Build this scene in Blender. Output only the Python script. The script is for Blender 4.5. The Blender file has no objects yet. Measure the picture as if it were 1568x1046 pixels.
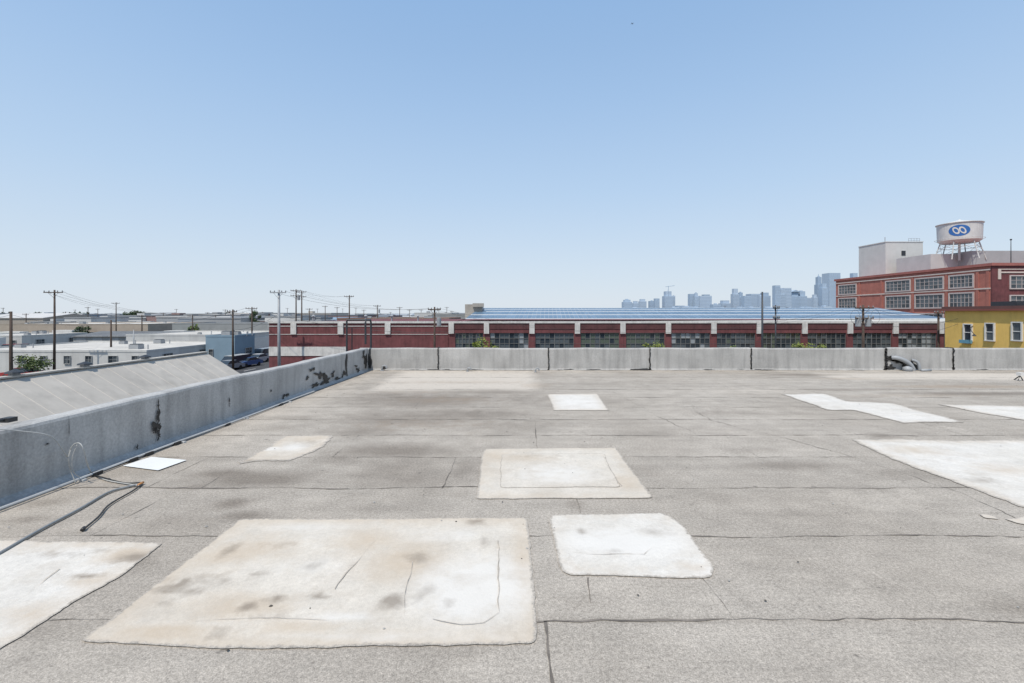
import bpy, bmesh, math, random
import numpy as np
from mathutils import Vector, noise, geometry
random.seed(7)
H=1.62; F=697.0; GZ=-7.0
scene=bpy.context.scene
def R(px,py):            # surveyed point on the roof plane (metres)
    k=H/(py-480.0); return ((px-784)*k, F*k)
def S(px,py,d):          # surveyed point at a known distance (metres)
    return ((px-784)/F*d, d, H-(py-480)/F*d)
def sx(px,d): return (px-784)/F*d
def sz(py,d): return H-(py-480)/F*d

# ------------------------------------------------------------ materials
def nn(nt,t,**k):
    n=nt.nodes.new(t)
    for a,b in k.items(): setattr(n,a,b)
    return n
def base(name):
    m=bpy.data.materials.new(name); m.use_nodes=True
    nt=m.node_tree; b=nt.nodes['Principled BSDF']; return m,nt,b
def noise_n(nt,vec,scale,detail=4,rough=.55):
    n=nn(nt,'ShaderNodeTexNoise'); n.inputs['Scale'].default_value=scale
    n.inputs['Detail'].default_value=detail; n.inputs['Roughness'].default_value=rough
    nt.links.new(vec,n.inputs['Vector']); return n.outputs['Fac']
def mrange(nt,v,a,b,c,d):
    n=nn(nt,'ShaderNodeMapRange'); nt.links.new(v,n.inputs[0])
    for i,x in enumerate((a,b,c,d)): n.inputs[i+1].default_value=x
    return n.outputs[0]
def mathn(nt,op,a,b=None):
    n=nn(nt,'ShaderNodeMath',operation=op)
    for i,x in enumerate((a,b)):
        if x is None: continue
        if isinstance(x,(int,float)): n.inputs[i].default_value=x
        else: nt.links.new(x,n.inputs[i])
    return n.outputs[0]
def mixc(nt,f,a,b,mode='MIX'):
    n=nn(nt,'ShaderNodeMix',data_type='RGBA',blend_type=mode)
    for s,x in ((n.inputs[0],f),(n.inputs[6],a),(n.inputs[7],b)):
        if isinstance(x,(int,float)): s.default_value=x
        elif isinstance(x,tuple): s.default_value=(x[0],x[1],x[2],1)
        else: nt.links.new(x,s)
    return n.outputs[2]
def pos(nt): return nn(nt,'ShaderNodeNewGeometry').outputs['Position']
def scaled(nt,v,s):
    n=nn(nt,'ShaderNodeMapping'); n.inputs['Scale'].default_value=s
    nt.links.new(v,n.inputs['Vector']); return n.outputs[0]
_m={}
def mat(name,col,rough=.8,sc=1.5,amt=.25,bump=0,streak=0,metal=0,fine=None):
    if name in _m: return _m[name]
    m,nt,b=base(name); p=pos(nt)
    f=noise_n(nt,p,sc,6,.6)
    f=mrange(nt,f,.3,.7,1-amt,1+amt)
    c=mixc(nt,1.0,tuple(col),f,'MULTIPLY')
    if streak:
        g=noise_n(nt,scaled(nt,p,(2.2,2.2,.25)),sc*2,5,.6)
        g=mrange(nt,g,.45,.75,1,1-streak)
        c=mixc(nt,1.0,c,g,'MULTIPLY')
    if fine:
        g=noise_n(nt,p,fine,3,.6); g=mrange(nt,g,.35,.65,.88,1.12)
        c=mixc(nt,1.0,c,g,'MULTIPLY')
    nt.links.new(c,b.inputs['Base Color'])
    b.inputs['Roughness'].default_value=rough; b.inputs['Metallic'].default_value=metal
    if bump:
        bn=nn(nt,'ShaderNodeBump'); bn.inputs['Distance'].default_value=bump
        bn.inputs['Strength'].default_value=.8
        nt.links.new(noise_n(nt,p,fine or 30,5,.6),bn.inputs['Height'])
        nt.links.new(bn.outputs[0],b.inputs['Normal'])
    _m[name]=m; return m

ROOF_A=(.350,.310,.262); ROOF_B=(.425,.382,.328)
def roof_colour(nt,p):
    sep=nn(nt,'ShaderNodeSeparateXYZ'); nt.links.new(p,sep.inputs[0])
    idx=mathn(nt,'FLOOR',mathn(nt,'DIVIDE',mathn(nt,'SUBTRACT',sep.outputs[1],2.40-9.1),.91))
    wn=nn(nt,'ShaderNodeTexWhiteNoise',noise_dimensions='1D'); nt.links.new(idx,wn.inputs['W'])
    strip=mrange(nt,wn.outputs[0],0,1,.95,1.035)
    big=mrange(nt,noise_n(nt,p,.45,5,.6),.35,.65,0,1)
    med=mrange(nt,noise_n(nt,p,3.2,6,.65),.3,.7,.88,1.10)
    strk=mrange(nt,noise_n(nt,scaled(nt,p,(.5,3,1)),1.7,5,.6),.3,.7,.90,1.08)
    f1=mrange(nt,noise_n(nt,p,48,4,.75),.3,.7,.68,1.30)
    f2=mrange(nt,noise_n(nt,p,140,3,.7),.3,.7,.62,1.36)
    c=mixc(nt,big,ROOF_A,ROOF_B)
    for x in (strip,med,strk,f1,f2): c=mixc(nt,1.0,c,x,'MULTIPLY')
    return c,f1
def roof_mat():
    m,nt,b=base('cap_sheet_roofing'); p=pos(nt)
    c,f1=roof_colour(nt,p)
    at=nn(nt,'ShaderNodeAttribute',attribute_name='stain')
    s2=nn(nt,'ShaderNodeSeparateColor'); nt.links.new(at.outputs['Color'],s2.inputs[0])
    n3=noise_n(nt,p,4,8,.72)
    def brk(v,lo=.25,w=.6,a=.26):
        t=mathn(nt,'ADD',v,mrange(nt,n3,.3,.7,-a,a))
        return mrange(nt,t,lo,lo+w,0,1)
    c=mixc(nt,mathn(nt,'MULTIPLY',brk(s2.outputs[1],.3,.5),.8),c,mixc(nt,1.0,(.56,.50,.425),f1,'MULTIPLY'))
    c=mixc(nt,mathn(nt,'MULTIPLY',brk(s2.outputs[0],.1,.8,.18),.68),c,mixc(nt,1.0,(.150,.125,.10),f1,'MULTIPLY'))
    c=mixc(nt,mathn(nt,'MULTIPLY',brk(s2.outputs[2]),.45),c,(.32,.235,.16))
    sp=mrange(nt,noise_n(nt,p,9,2,.5),.72,.75,0,1)
    c=mixc(nt,mathn(nt,'MULTIPLY',sp,.5),c,(.10,.09,.08))
    vo=nn(nt,'ShaderNodeTexVoronoi',feature='DISTANCE_TO_EDGE'); vo.inputs['Scale'].default_value=2.3
    wv=nn(nt,'ShaderNodeVectorMath',operation='ADD'); nt.links.new(p,wv.inputs[0])
    nv=nn(nt,'ShaderNodeTexNoise'); nv.inputs['Scale'].default_value=5; nv.inputs['Detail'].default_value=5; nt.links.new(p,nv.inputs['Vector'])
    sv=nn(nt,'ShaderNodeVectorMath',operation='SCALE'); sv.inputs['Scale'].default_value=.35; nt.links.new(nv.outputs['Color'],sv.inputs[0])
    nt.links.new(sv.outputs[0],wv.inputs[1]); nt.links.new(wv.outputs[0],vo.inputs['Vector'])
    ck=mrange(nt,vo.outputs['Distance'],0,.016,1,0)
    ck=mathn(nt,'MULTIPLY',ck,mrange(nt,noise_n(nt,p,.9,3,.5),.53,.63,0,.45))
    c=mixc(nt,ck,c,(.15,.13,.11))
    nt.links.new(c,b.inputs['Base Color']); b.inputs['Roughness'].default_value=.92
    b.inputs['Specular IOR Level'].default_value=.2
    bn=nn(nt,'ShaderNodeBump'); bn.inputs['Distance'].default_value=.005; bn.inputs['Strength'].default_value=.7
    nt.links.new(mathn(nt,'ADD',noise_n(nt,p,110,3,.7),mathn(nt,'MULTIPLY',noise_n(nt,p,8,4,.6),1.5)),bn.inputs['Height'])
    nt.links.new(bn.outputs[0],b.inputs['Normal'])
    return m
def patch_mat(name,ca,cb):
    m,nt,b=base(name); p=pos(nt)
    c=mixc(nt,mrange(nt,noise_n(nt,p,1.1,5,.6),.35,.65,0,1),ca,cb)
    for sc,l,h in ((2.3,.93,1.04),(6,.92,1.06),(40,.91,1.07),(150,.89,1.11)):
        c=mixc(nt,1.0,c,mrange(nt,noise_n(nt,p,sc,5,.65),.3,.7,l,h),'MULTIPLY')
    at=nn(nt,'ShaderNodeAttribute',attribute_name='stain')
    s2=nn(nt,'ShaderNodeSeparateColor'); nt.links.new(at.outputs['Color'],s2.inputs[0])
    n3=noise_n(nt,p,7,8,.72)
    def brk(v,lo,w,a=.22):
        return mrange(nt,mathn(nt,'ADD',v,mrange(nt,n3,.3,.7,-a,a)),lo,lo+w,0,1)
    c=mixc(nt,mathn(nt,'MULTIPLY',brk(s2.outputs[2],.1,.75),.75),c,(.48,.385,.28))
    c=mixc(nt,mathn(nt,'MULTIPLY',brk(s2.outputs[1],.15,.5),.75),c,(.67,.64,.59))
    gr=mrange(nt,noise_n(nt,scaled(nt,p,(1,1.6,1)),2.1,7,.68),.52,.74,0,.45)
    c=mixc(nt,gr,c,(.42,.355,.28))
    c=mixc(nt,mathn(nt,'MULTIPLY',brk(s2.outputs[0],.16,.7,.26),.75),c,(.22,.18,.14))
    ae=nn(nt,'ShaderNodeAttribute',attribute_name='worn_edge')
    n4=noise_n(nt,p,28,6,.75)
    e=mrange(nt,mathn(nt,'ADD',ae.outputs['Fac'],mrange(nt,n4,.3,.7,-.35,.35)),.35,.8,0,1)
    rc,_f=roof_colour(nt,p)
    c=mixc(nt,e,c,rc)
    nt.links.new(c,b.inputs['Base Color']); b.inputs['Roughness'].default_value=.85
    bn=nn(nt,'ShaderNodeBump'); bn.inputs['Distance'].default_value=.004; bn.inputs['Strength'].default_value=.5
    nt.links.new(noise_n(nt,p,60,5,.6),bn.inputs['Height']); nt.links.new(bn.outputs[0],b.inputs['Normal'])
    return m
def glass(name,col,rough=.12):
    if name in _m: return _m[name]
    m,nt,b=base(name); b.inputs['Base Color'].default_value=(*col,1)
    b.inputs['Roughness'].default_value=rough; b.inputs['Specular IOR Level'].default_value=.6
    _m[name]=m; return m

M_wall=mat('painted_parapet',(.40,.388,.368),.8,1.4,.16,.004,.30,fine=45)
M_wallL=mat('painted_parapet_side',(.42,.41,.39),.8,1.4,.15,.004,.30,fine=45)
M_tar=mat('black_tar',(.025,.023,.021),.6,8,.4)
M_seam=mat('bitumen_seam',(.155,.134,.112),.85,6,.45,fine=90)
M_dsm=mat('dark_debris',(.07,.06,.05),.85,6,.45)
M_seamp=mat('patch_crease',(.44,.385,.32),.8,6,.3,fine=90)
M_white=mat('white_paint',(.62,.60,.565),.6,2,.08)
M_maroon=mat('maroon_paint',(.150,.046,.047),.8,.9,.28,0,.3)
M_brick=mat('red_brick',(.40,.145,.11),.85,.8,.15,0,.1)
M_wood=mat('weathered_wood_pole',(.075,.052,.04),.85,3,.3,0,.2)
M_steel=mat('galvanised_steel',(.30,.31,.32),.5,2,.12)
M_dark=mat('dark_metal',(.03,.033,.038),.5,3,.2)
M_ins=mat('insulator',(.25,.24,.23),.4,3,.1)
M_wire=mat('cable_black',(.03,.03,.03),.5,3,.1)
M_concr=mat('concrete',(.33,.32,.30),.85,.6,.15)
M_rub=mat('tyre_rubber',(.02,.02,.02),.8,3,.2)
G_dark=glass('dark_glass',(.03,.04,.05))
G_mid=glass('grey_glass',(.09,.105,.115),.2)
G_pale=glass('pale_glass',(.28,.30,.31),.35)
G_green=glass('green_glass',(.09,.11,.085),.25)

# ------------------------------------------------------------ mesh helpers
class MB:
    def __init__(s): s.v=[]; s.f=[]; s.m=[]
    def add(s,vs,fs,mi=0):
        o=len(s.v); s.v+= [tuple(v) for v in vs]
        for f in fs: s.f.append([i+o for i in f]); s.m.append(mi)
    def box(s,x0,x1,y0,y1,z0,z1,mi=0):
        s.add([(x0,y0,z0),(x1,y0,z0),(x1,y1,z0),(x0,y1,z0),(x0,y0,z1),(x1,y0,z1),(x1,y1,z1),(x0,y1,z1)],
          [(0,3,2,1),(4,5,6,7),(0,1,5,4),(1,2,6,5),(2,3,7,6),(3,0,4,7)],mi)
    def obox(s,o,u,n,u0,u1,z0,z1,n0,n1,mi=0):
        o=Vector(o);u=Vector(u);n=Vector(n);z=Vector((0,0,1))
        P=lambda a,b,c:o+u*a+z*b+n*c
        s.add([P(u0,z0,n0),P(u1,z0,n0),P(u1,z0,n1),P(u0,z0,n1),P(u0,z1,n0),P(u1,z1,n0),P(u1,z1,n1),P(u0,z1,n1)],
          [(0,3,2,1),(4,5,6,7),(0,1,5,4),(1,2,6,5),(2,3,7,6),(3,0,4,7)],mi)
    def tube(s,pts,r,n=6,mi=0,cap=True):
        pts=[Vector(p) for p in pts]; k=len(pts)
        rs=r if isinstance(r,(list,tuple)) else [r]*k
        o=len(s.v)
        for i,p in enumerate(pts):
            t=(pts[min(i+1,k-1)]-pts[max(i-1,0)]).normalized()
            a=Vector((0,0,1)) if abs(t.z)<.9 else Vector((1,0,0))
            u=t.cross(a).normalized(); w=t.cross(u).normalized()
            for j in range(n):
                an=2*math.pi*j/n; s.v.append(tuple(p+(u*math.cos(an)+w*math.sin(an))*rs[i]))
        for i in range(k-1):
            for j in range(n):
                s.f.append([o+i*n+j,o+i*n+(j+1)%n,o+(i+1)*n+(j+1)%n,o+(i+1)*n+j]); s.m.append(mi)
        if cap:
            s.f.append([o+j for j in range(n)][::-1]); s.m.append(mi)
            s.f.append([o+(k-1)*n+j for j in range(n)]); s.m.append(mi)
    def prism(s,prof,y0,y1,mi=0,axis='y'):
        k=len(prof)
        if axis=='y': a=[(x,y0,z) for x,z in prof]+[(x,y1,z) for x,z in prof]
        else: a=[(y0,x,z) for x,z in prof]+[(y1,x,z) for x,z in prof]
        fs=[[i,(i+1)%k,k+(i+1)%k,k+i] for i in range(k)]+[list(range(k))[::-1],[k+i for i in range(k)]]
        s.add(a,fs,mi)
    def build(s,name,mats,parent=None,smooth=False,fixn=True):
        me=bpy.data.meshes.new(name); me.from_pydata(s.v,[],s.f)
        mats=mats if isinstance(mats,(list,tuple)) else [mats]
        for m in mats: me.materials.append(m)
        me.polygons.foreach_set('material_index',s.m)
        if fixn:
            bm=bmesh.new(); bm.from_mesh(me); bmesh.ops.recalc_face_normals(bm,faces=bm.faces); bm.to_mesh(me); bm.free()
        if smooth: me.polygons.foreach_set('use_smooth',[True]*len(me.polygons))
        me.update(); ob=bpy.data.objects.new(name,me); scene.collection.objects.link(ob)
        if parent: ob.parent=parent
        return ob
def empty(name):
    e=bpy.data.objects.new(name,None); e.empty_display_size=.2; scene.collection.objects.link(e); return e
def smooth_path(pts,n=6):
    out=[]; P=[Vector(p) for p in pts]
    for i in range(len(P)-1):
        a=P[max(i-1,0)];b=P[i];c=P[i+1];d=P[min(i+2,len(P)-1)]
        for j in range(n):
            t=j/n; out.append(.5*((2*b)+(c-a)*t+(2*a-5*b+4*c-d)*t*t+(3*b-a-3*c+d)*t**3))
    out.append(P[-1]); return out
def nz(x,y,z=0): return noise.fractal(Vector((x,y,z)),1.0,2.0,4)

# ------------------------------------------------------------ roof
def wallx(y): return -4.35+(y-3.87)*.026
roofbld=empty('flat_roof_building')
xs=np.concatenate([[-4.75],np.arange(-4.55,16,.05),[17,19,22,26]])
ys=np.concatenate([[-14,-8,-3,0,1],np.arange(1.5,13.0,.05),[13.05]])
X,Y=np.meshgrid(xs,ys)
def blobs(X,Y,lst):
    out=np.zeros_like(X,dtype=float)
    for (px,py,rx,ry,s) in lst:
        cx,cy=R(px,py); k=H/(py-480); ax=rx*k; ay=ry*F*H/(py-480)**2
        d=((X-cx)/ax)**2+((Y-cy)/ay)**2
        out=np.maximum(out,s*np.exp(-d*.9))
    return out
def region(X,Y,x0,x1,y0,y1,soft,s):
    fx=np.clip((X-x0)/soft,0,1)*np.clip((x1-X)/soft,0,1); fy=np.clip((Y-y0)/soft,0,1)*np.clip((y1-Y)/soft,0,1)
    return s*fx*fy
dark=blobs(X,Y,[(390,733,90,12,1.1),(350,726,60,8,1),(600,690,100,10,1),(650,612,130,12,.9),(740,600,90,5,.65),(720,634,110,10,.8),(620,640,120,12,.75),
  (355,772,26,9,1),(375,790,35,8,.9),(640,735,70,22,.6),(1210,713,80,8,.7),(1400,726,90,12,.5),(1550,935,50,16,.6),(560,660,60,10,.7),
  (800,610,60,12,.55),(1100,632,70,6,.45),(1450,640,80,6,.4),(1500,603,130,3,1),(1300,597,90,2.5,.6),(1350,668,30,4,.6),(800,650,80,12,.5),
  (575,640,60,14,.7),(430,655,40,6,.4),(980,720,40,12,.3),(700,1000,80,18,.4),(1240,574,60,1.6,.8),(300,745,30,6,.7),(880,772,14,8,.7),
  (75,770,30,8,.5),(45,795,40,6,.6),(460,640,60,4,.55),(1100,760,150,12,.25),(570,780,50,6,.35),(600,605,60,4,.7),(600,720,60,24,.55),(700,755,40,8,.45),
  (270,800,120,18,.3),(215,860,30,20,.4),(90,960,60,25,.4),(890,925,30,14,.35),(1000,665,60,8,.35),(1150,690,50,6,.4),(520,700,50,12,.6),(710,720,24,22,.6)])
light=blobs(X,Y,[(1150,598,160,8,.5),(1330,765,200,26,.4),(1250,900,300,70,.33),(1100,850,60,60,.25),(1320,1000,200,40,.33),(160,800,90,14,.35),(1450,655,60,5,.4)])
light=np.maximum(light,region(X,Y,R(545,596)[0],R(848,598)[0],9.2,13.1,.5,.85))
light=np.maximum(light,region(X,Y,R(1235,575)[0],20,10.8,12.7,.6,.85))
light=np.maximum(light,region(X,Y,-4.3,-3.0,5,12.5,.5,.42))
tan=blobs(X,Y,[(1480,592,140,3,.9),(1300,580,60,2,.7),(700,585,150,3,.55),(620,600,120,4,.4),(1400,606,160,4,.5),(820,590,30,6,.6),(640,650,150,14,.4),(250,800,200,20,.2),(680,612,110,8,.5)])
lap=((Y-2.40)%.91)/.91
dark=np.maximum(dark,np.where(lap<.10,(.10-lap)/.10*.28,0)*(Y>1.5))
nx,ny=len(xs),len(ys)
me=bpy.data.meshes.new('roof_sheet')
co=np.zeros((nx*ny,3),dtype=np.float32); co[:,0]=X.ravel(); co[:,1]=Y.ravel()
idx=np.arange(nx*ny).reshape(ny,nx)
q=np.stack([idx[:-1,:-1],idx[:-1,1:],idx[1:,1:],idx[1:,:-1]],-1).reshape(-1,4)
me.from_pydata(co.tolist(),[],q.tolist())
ca=me.color_attributes.new('stain','FLOAT_COLOR','POINT')
cols=np.ones((nx*ny,4),dtype=np.float32); cols[:,0]=dark.ravel(); cols[:,1]=light.ravel(); cols[:,2]=tan.ravel()
ca.data.foreach_set('color',cols.ravel()); me.materials.append(roof_mat())
ob=bpy.data.objects.new('roof_sheet',me); scene.collection.objects.link(ob); ob.parent=roofbld
mb=MB(); mb.box(-4.7,26,-14,13.2,GZ,-.02); mb.build('outer_walls',M_wallL,roofbld)

def ribbon(mb,pts,w,z=.003,jit=.012,brk=.0,seed=0):
    P=[]
    for i in range(len(pts)-1):
        a=Vector(pts[i]);b=Vector(pts[i+1]); n=max(2,int((b-a).length/.05))
        for j in range(n): P.append(a.lerp(b,j/n))
    P.append(Vector(pts[-1])); L=[]
    for i,p in enumerate(P):
        t=(P[min(i+1,len(P)-1)]-P[max(i-1,0)]).normalized(); nrm=Vector((-t.y,t.x))
        o=nz(p.x*.9,p.y*.9,seed)*jit*2+nz(p.x*7,p.y*7,seed+3)*jit*.7
        ww=w*max(.15,.5+1.4*nz(p.x*2,p.y*2,seed+9)+.8*nz(p.x*14,p.y*14,seed)-brk)
        c=p+nrm*o; L.append((c+nrm*ww/2,c-nrm*ww/2))
    vs=[]
    for a,b in L: vs+=[(a.x,a.y,z),(b.x,b.y,z)]
    mb.add(vs,[(2*i,2*i+1,2*i+3,2*i+2) for i in range(len(L)-1)])
mb=MB()
for k in range(12):
    y=2.40+.91*k
    if y>12.8: break
    ribbon(mb,[(wallx(y)+.1,y),(16,y)],.013+.002*(k%3),seed=k*5,brk=.05,jit=.018)
    for j in range(2):
        x=-4+random.random()*16
        if y+.91<12.9: ribbon(mb,[(x,y),(x+random.uniform(-.03,.03),y+.91)],.007,seed=k*7+j,brk=.3)
def rl(*p): return [R(*a) for a in p]
ribbon(mb,rl((834,952),(838,1000),(846,1060)),.015,seed=3); ribbon(mb,rl((880,764),(888,786)),.03,seed=4)
ribbon(mb,rl((1055,620),(1090,645),(1180,665),(1300,700)),.009,seed=6,jit=.04)
ribbon(mb,rl((1300,700),(1370,720),(1480,760),(1568,800)),.008,seed=8,jit=.04); ribbon(mb,rl((900,885),(905,925)),.006,seed=9)
ribbon(mb,rl((735,640),(820,645),(822,690)),.012,seed=11); ribbon(mb,rl((700,700),(680,748)),.014,seed=12)
ribbon(mb,rl((940,600),(1060,665)),.008,seed=13,jit=.04)
mb.build('bitumen_seams',M_seam,roofbld,fixn=False)

def patch(name,pts,m,z=.006,jit=.014,rnd=.05,blob=(),lightb=(),tanb=(),step=.045,edge=True,feather=.035,te=.6):
    P=[Vector(R(*p)) for p in pts]; out=[]; n=len(P)
    for i in range(n):
        a,b,c=P[i-1],P[i],P[(i+1)%n]
        r=min(rnd,(a-b).length*.4,(c-b).length*.4)
        p0=b+(a-b).normalized()*r; p2=b+(c-b).normalized()*r
        for t in (0,.25,.5,.75,1): out.append((p0*(1-t)**2+b*2*t*(1-t)+p2*t*t))
    o2=[]
    for i in range(len(out)):
        a=out[i];b=out[(i+1)%len(out)]; k=max(1,int((b-a).length/.035))
        for j in range(k):
            p=a.lerp(b,j/k); o2.append(p+Vector((nz(p.x*1.5,p.y*1.5,1),nz(p.x*1.5,p.y*1.5,5)))*jit+Vector((nz(p.x*14,p.y*14,1),nz(p.x*14,p.y*14,5)))*jit*.6)
    xs_=[p.x for p in o2]; ys_=[p.y for p in o2]; pts2=list(o2); ne=len(o2)
    cen=sum(o2,Vector((0,0)))/ne
    if edge:
        for i,p in enumerate(o2):
            t=(o2[(i+1)%ne]-o2[i-1]).normalized(); nr=Vector((-t.y,t.x))
            if nr.dot(cen-p)<0: nr=-nr
            pts2.append(p+nr*feather)
    gx=np.arange(min(xs_),max(xs_),step); gy=np.arange(min(ys_),max(ys_),step)
    for x in gx:
        for y in gy: pts2.append(Vector((x+random.uniform(-.01,.01),y+random.uniform(-.01,.01))))
    vo,eo,fo,_,_,_=geometry.delaunay_2d_cdt(pts2,[(i,(i+1)%ne) for i in range(ne)],[],1,1e-5)
    me=bpy.data.meshes.new(name)
    me.from_pydata([(v.x,v.y,z) for v in vo],[],[list(f) for f in fo])
    Xv=np.array([v.x for v in vo]); Yv=np.array([v.y for v in vo])
    d=blobs(Xv,Yv,blob); l=blobs(Xv,Yv,lightb); t=blobs(Xv,Yv,tanb); we=np.zeros(len(Xv))
    if edge:
        ea=np.array([(p.x,p.y) for p in o2]); dist=np.full(len(Xv),9.)
        for e in ea: dist=np.minimum(dist,np.hypot(Xv-e[0],Yv-e[1]))
        t=np.maximum(t,np.clip(1-dist/.22,0,1)*te); we=np.clip(1-dist/feather,0,1)
    ca=me.color_attributes.new('stain','FLOAT_COLOR','POINT')
    c=np.ones((len(Xv),4),dtype=np.float32); c[:,0]=d;c[:,1]=l;c[:,2]=t
    ca.data.foreach_set('color',c.ravel())
    at=me.attributes.new('worn_edge','FLOAT','POINT'); at.data.foreach_set('value',we.astype(np.float32))
    me.materials.append(m)
    bm=bmesh.new(); bm.from_mesh(me)
    for f in bm.faces:
        if f.normal.z<0: f.normal_flip()
    bm.to_mesh(me); bm.free()
    ob=bpy.data.objects.new(name,me); scene.collection.objects.link(ob); return ob
PM=patch_mat('roof_coating',(.54,.48,.40),(.61,.56,.485))
PW=patch_mat('roof_coating_white',(.61,.57,.505),(.655,.62,.565))
big=patch('roof_patch',[(118,985),(160,955),(368,796),(590,795),(808,794),(819,890),(824,988),(640,992),(330,994)],PM,
  blob=[(283,893,9,6,1.2),(262,904,30,6,1),(292,908,18,6,.9),(425,918,12,7,1.1),(380,930,14,8,1.1),(490,915,16,5,1.0),(600,922,20,11,1.1),(345,893,10,6,.8),
   (335,970,14,8,1.2),(640,855,18,9,.8),(480,868,16,6,.5),(395,880,16,6,.7),(740,830,10,16,.5),(730,800,16,4,.8),(820,880,6,40,.4),(350,845,10,10,.8),
   (300,890,60,12,.4),(430,835,26,9,.35),(660,905,12,10,.5),(420,945,50,5,.5),(690,925,10,6,.6),(250,925,14,6,.6),(540,868,12,5,.5),(640,915,10,8,.7)],
  lightb=[(730,900,90,50,.9),(470,808,60,8,.5),(520,948,70,8,.6),(480,870,60,18,.35),(690,820,80,12,.4),(600,978,200,8,.4)],
  tanb=[(260,970,110,12,.9),(500,985,200,8,.6),(350,850,60,20,.8),(370,930,80,22,.8),(620,860,60,30,.8),(800,870,16,60,.8),(400,840,60,20,.7),(450,960,90,12,.7),(560,830,50,20,.7)])
patch('roof_patch',[(737,700),(742,688),(943,686),(1000,763),(930,764),(729,765)],PM,blob=[(830,700,60,4,.3)],lightb=[(850,725,60,16,.6)],tanb=[(760,700,30,10,.6),(960,740,30,14,.6)],te=.4)
patch('roof_patch',[(768,697),(925,695),(950,747),(765,748)],PM,z=.009,lightb=[(850,725,70,16,.6),(880,735,50,8,.5)],tanb=[(800,702,50,6,.5)],blob=[(830,700,60,3,.3)],te=.15,feather=.015)
patch('roof_patch',[(840,789),(1016,786),(1047,806),(1092,868),(1090,886),(985,884),(866,882),(856,858)],PW,rnd=.1,lightb=[(950,830,90,20,.9)],blob=[(890,815,8,5,.9),(1000,815,30,6,.5),(940,845,20,5,.4),(870,850,8,8,.5)],tanb=[(1060,870,30,10,.5),(900,875,50,5,.4)],te=.35)
patch('roof_patch',[(838,604),(915,603),(932,629),(848,629)],PW,lightb=[(885,616,50,10,.5)],feather=.05)
patch('roof_patch',[(-200,845),(-50,828),(252,831),(225,852),(190,880),(100,930),(0,996),(-160,1080)],PW,jit=.02,
  blob=[(205,855,25,7,1),(130,885,25,3,1),(180,862,8,5,.8),(90,850,50,5,.45),(150,845,20,5,.6)],tanb=[(200,850,50,14,1),(60,940,60,20,.7),(140,890,40,10,.8)])
patch('loose_roofing_sheet',[(188,715),(232,701),(286,706),(242,722)],mat('white_membrane',(.72,.72,.70),.6,3,.04),z=.012,jit=.003,rnd=.01,step=.3,edge=False)
patch('roof_patch',[(354,712),(400,690),(440,667),(508,667),(490,690),(440,706),(400,706)],PM,jit=.06,blob=[(400,707,40,3,.9),(470,680,30,6,.4)],lightb=[(450,685,20,6,.7),(415,688,14,3,.9)],tanb=[(480,672,30,6,.7)],z=.005,feather=.08)
patch('roof_patch',[(1300,673),(1568,675),(1800,690),(1800,820),(1568,779),(1500,752),(1400,715)],PW,jit=.05,tanb=[(1400,690,50,8,.6),(1540,720,50,10,.6)],blob=[(1500,735,30,5,.5)],z=.0055,feather=.08)
patch('roof_patch',[(1196,604),(1262,603),(1300,615),(1370,618),(1475,647),(1380,648),(1312,629),(1268,628)],PW,jit=.05,step=.08,feather=.09,te=.3)
patch('roof_patch',[(1433,619),(1568,622),(1700,640),(1700,655),(1568,644),(1500,633)],PW,jit=.05,step=.08,z=.0065,feather=.12)
patch('roof_patch',[(1497,787),(1515,789),(1528,795),(1505,794)],PW,jit=.02,z=.007,step=.1,feather=.02)
patch('roof_patch',[(1535,795),(1600,790),(1600,808),(1560,803)],PW,jit=.03,z=.007,step=.1,feather=.03)
mb=MB()
for p,w in (([(580,825),(560,850),(515,905)],.005),([(665,948),(690,955),(740,955),(765,940),(762,880),(764,830)],.006),
            ([(638,862),(622,915),(618,945)],.005),([(780,746),(925,748),(950,745),(925,697)],.005),
            ([(868,848),(900,855),(990,853),(1000,842)],.005),([(300,952),(345,948),(500,952)],.005),([(95,873),(40,915),(0,935)],.005)):
    ribbon(mb,[R(*a) for a in p],w,z=.0115,seed=int(w*1000)+len(p),jit=.02,brk=.05)
mb.build('patch_creases',M_seamp,big,fixn=False)

mb=MB()
for i in range(320):
    x=random.uniform(-4,14); y=random.uniform(2,12.5); r=random.uniform(.003,.011)
    n=5; a0=random.random()*6
    vs=[(x+r*random.uniform(.6,1.3)*math.cos(a0+6.28*j/n),y+r*random.uniform(.6,1.3)*math.sin(a0+6.28*j/n),.008) for j in range(n)]
    vs.append((x,y,.008+r*.7)); mb.add(vs,[(j,(j+1)%n,n) for j in range(n)],random.choice((0,0,0,1)))
mb.build('roof_debris',[M_dsm,M_concr])

# ------------------------------------------------------------ parapets
def parapet(name,path,inner,thick,h,m):
    o=Vector(inner); mb=MB(); n=len(path)
    prof=[(-.02,0.0),(-.0,.05),(0,h*.5),(0,h-.035),(.012,h-.01),(.04,h),(thick-.04,h-.008),(thick-.01,h-.02),(thick,h-.05),(thick,-.6)]
    for i,(x,y) in enumerate(path):
        for (a,z) in prof:
            j=nz(x*1.3,y*1.3,z*2)*.012; jz=nz(x*.8,y*.8,7)*.018 if z>.3 else 0
            mb.v.append((x+o.x*(a+j),y+o.y*(a+j),z+jz))
    k=len(prof)
    for i in range(n-1):
        for j in range(k-1):
            mb.f.append([i*k+j,(i+1)*k+j,(i+1)*k+j+1,i*k+j+1]); mb.m.append(0)
    for e in (0,n-1): mb.f.append([e*k+j for j in range(k)]); mb.m.append(0)
    return mb.build(name,m,smooth=False)
yl=np.arange(-14,13.01,.12)
WL=parapet('parapet_wall',[(wallx(y),y) for y in yl],(-1,0),.25,.63,M_wallL)
xl=np.arange(wallx(13)-.24,26,.12)
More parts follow.
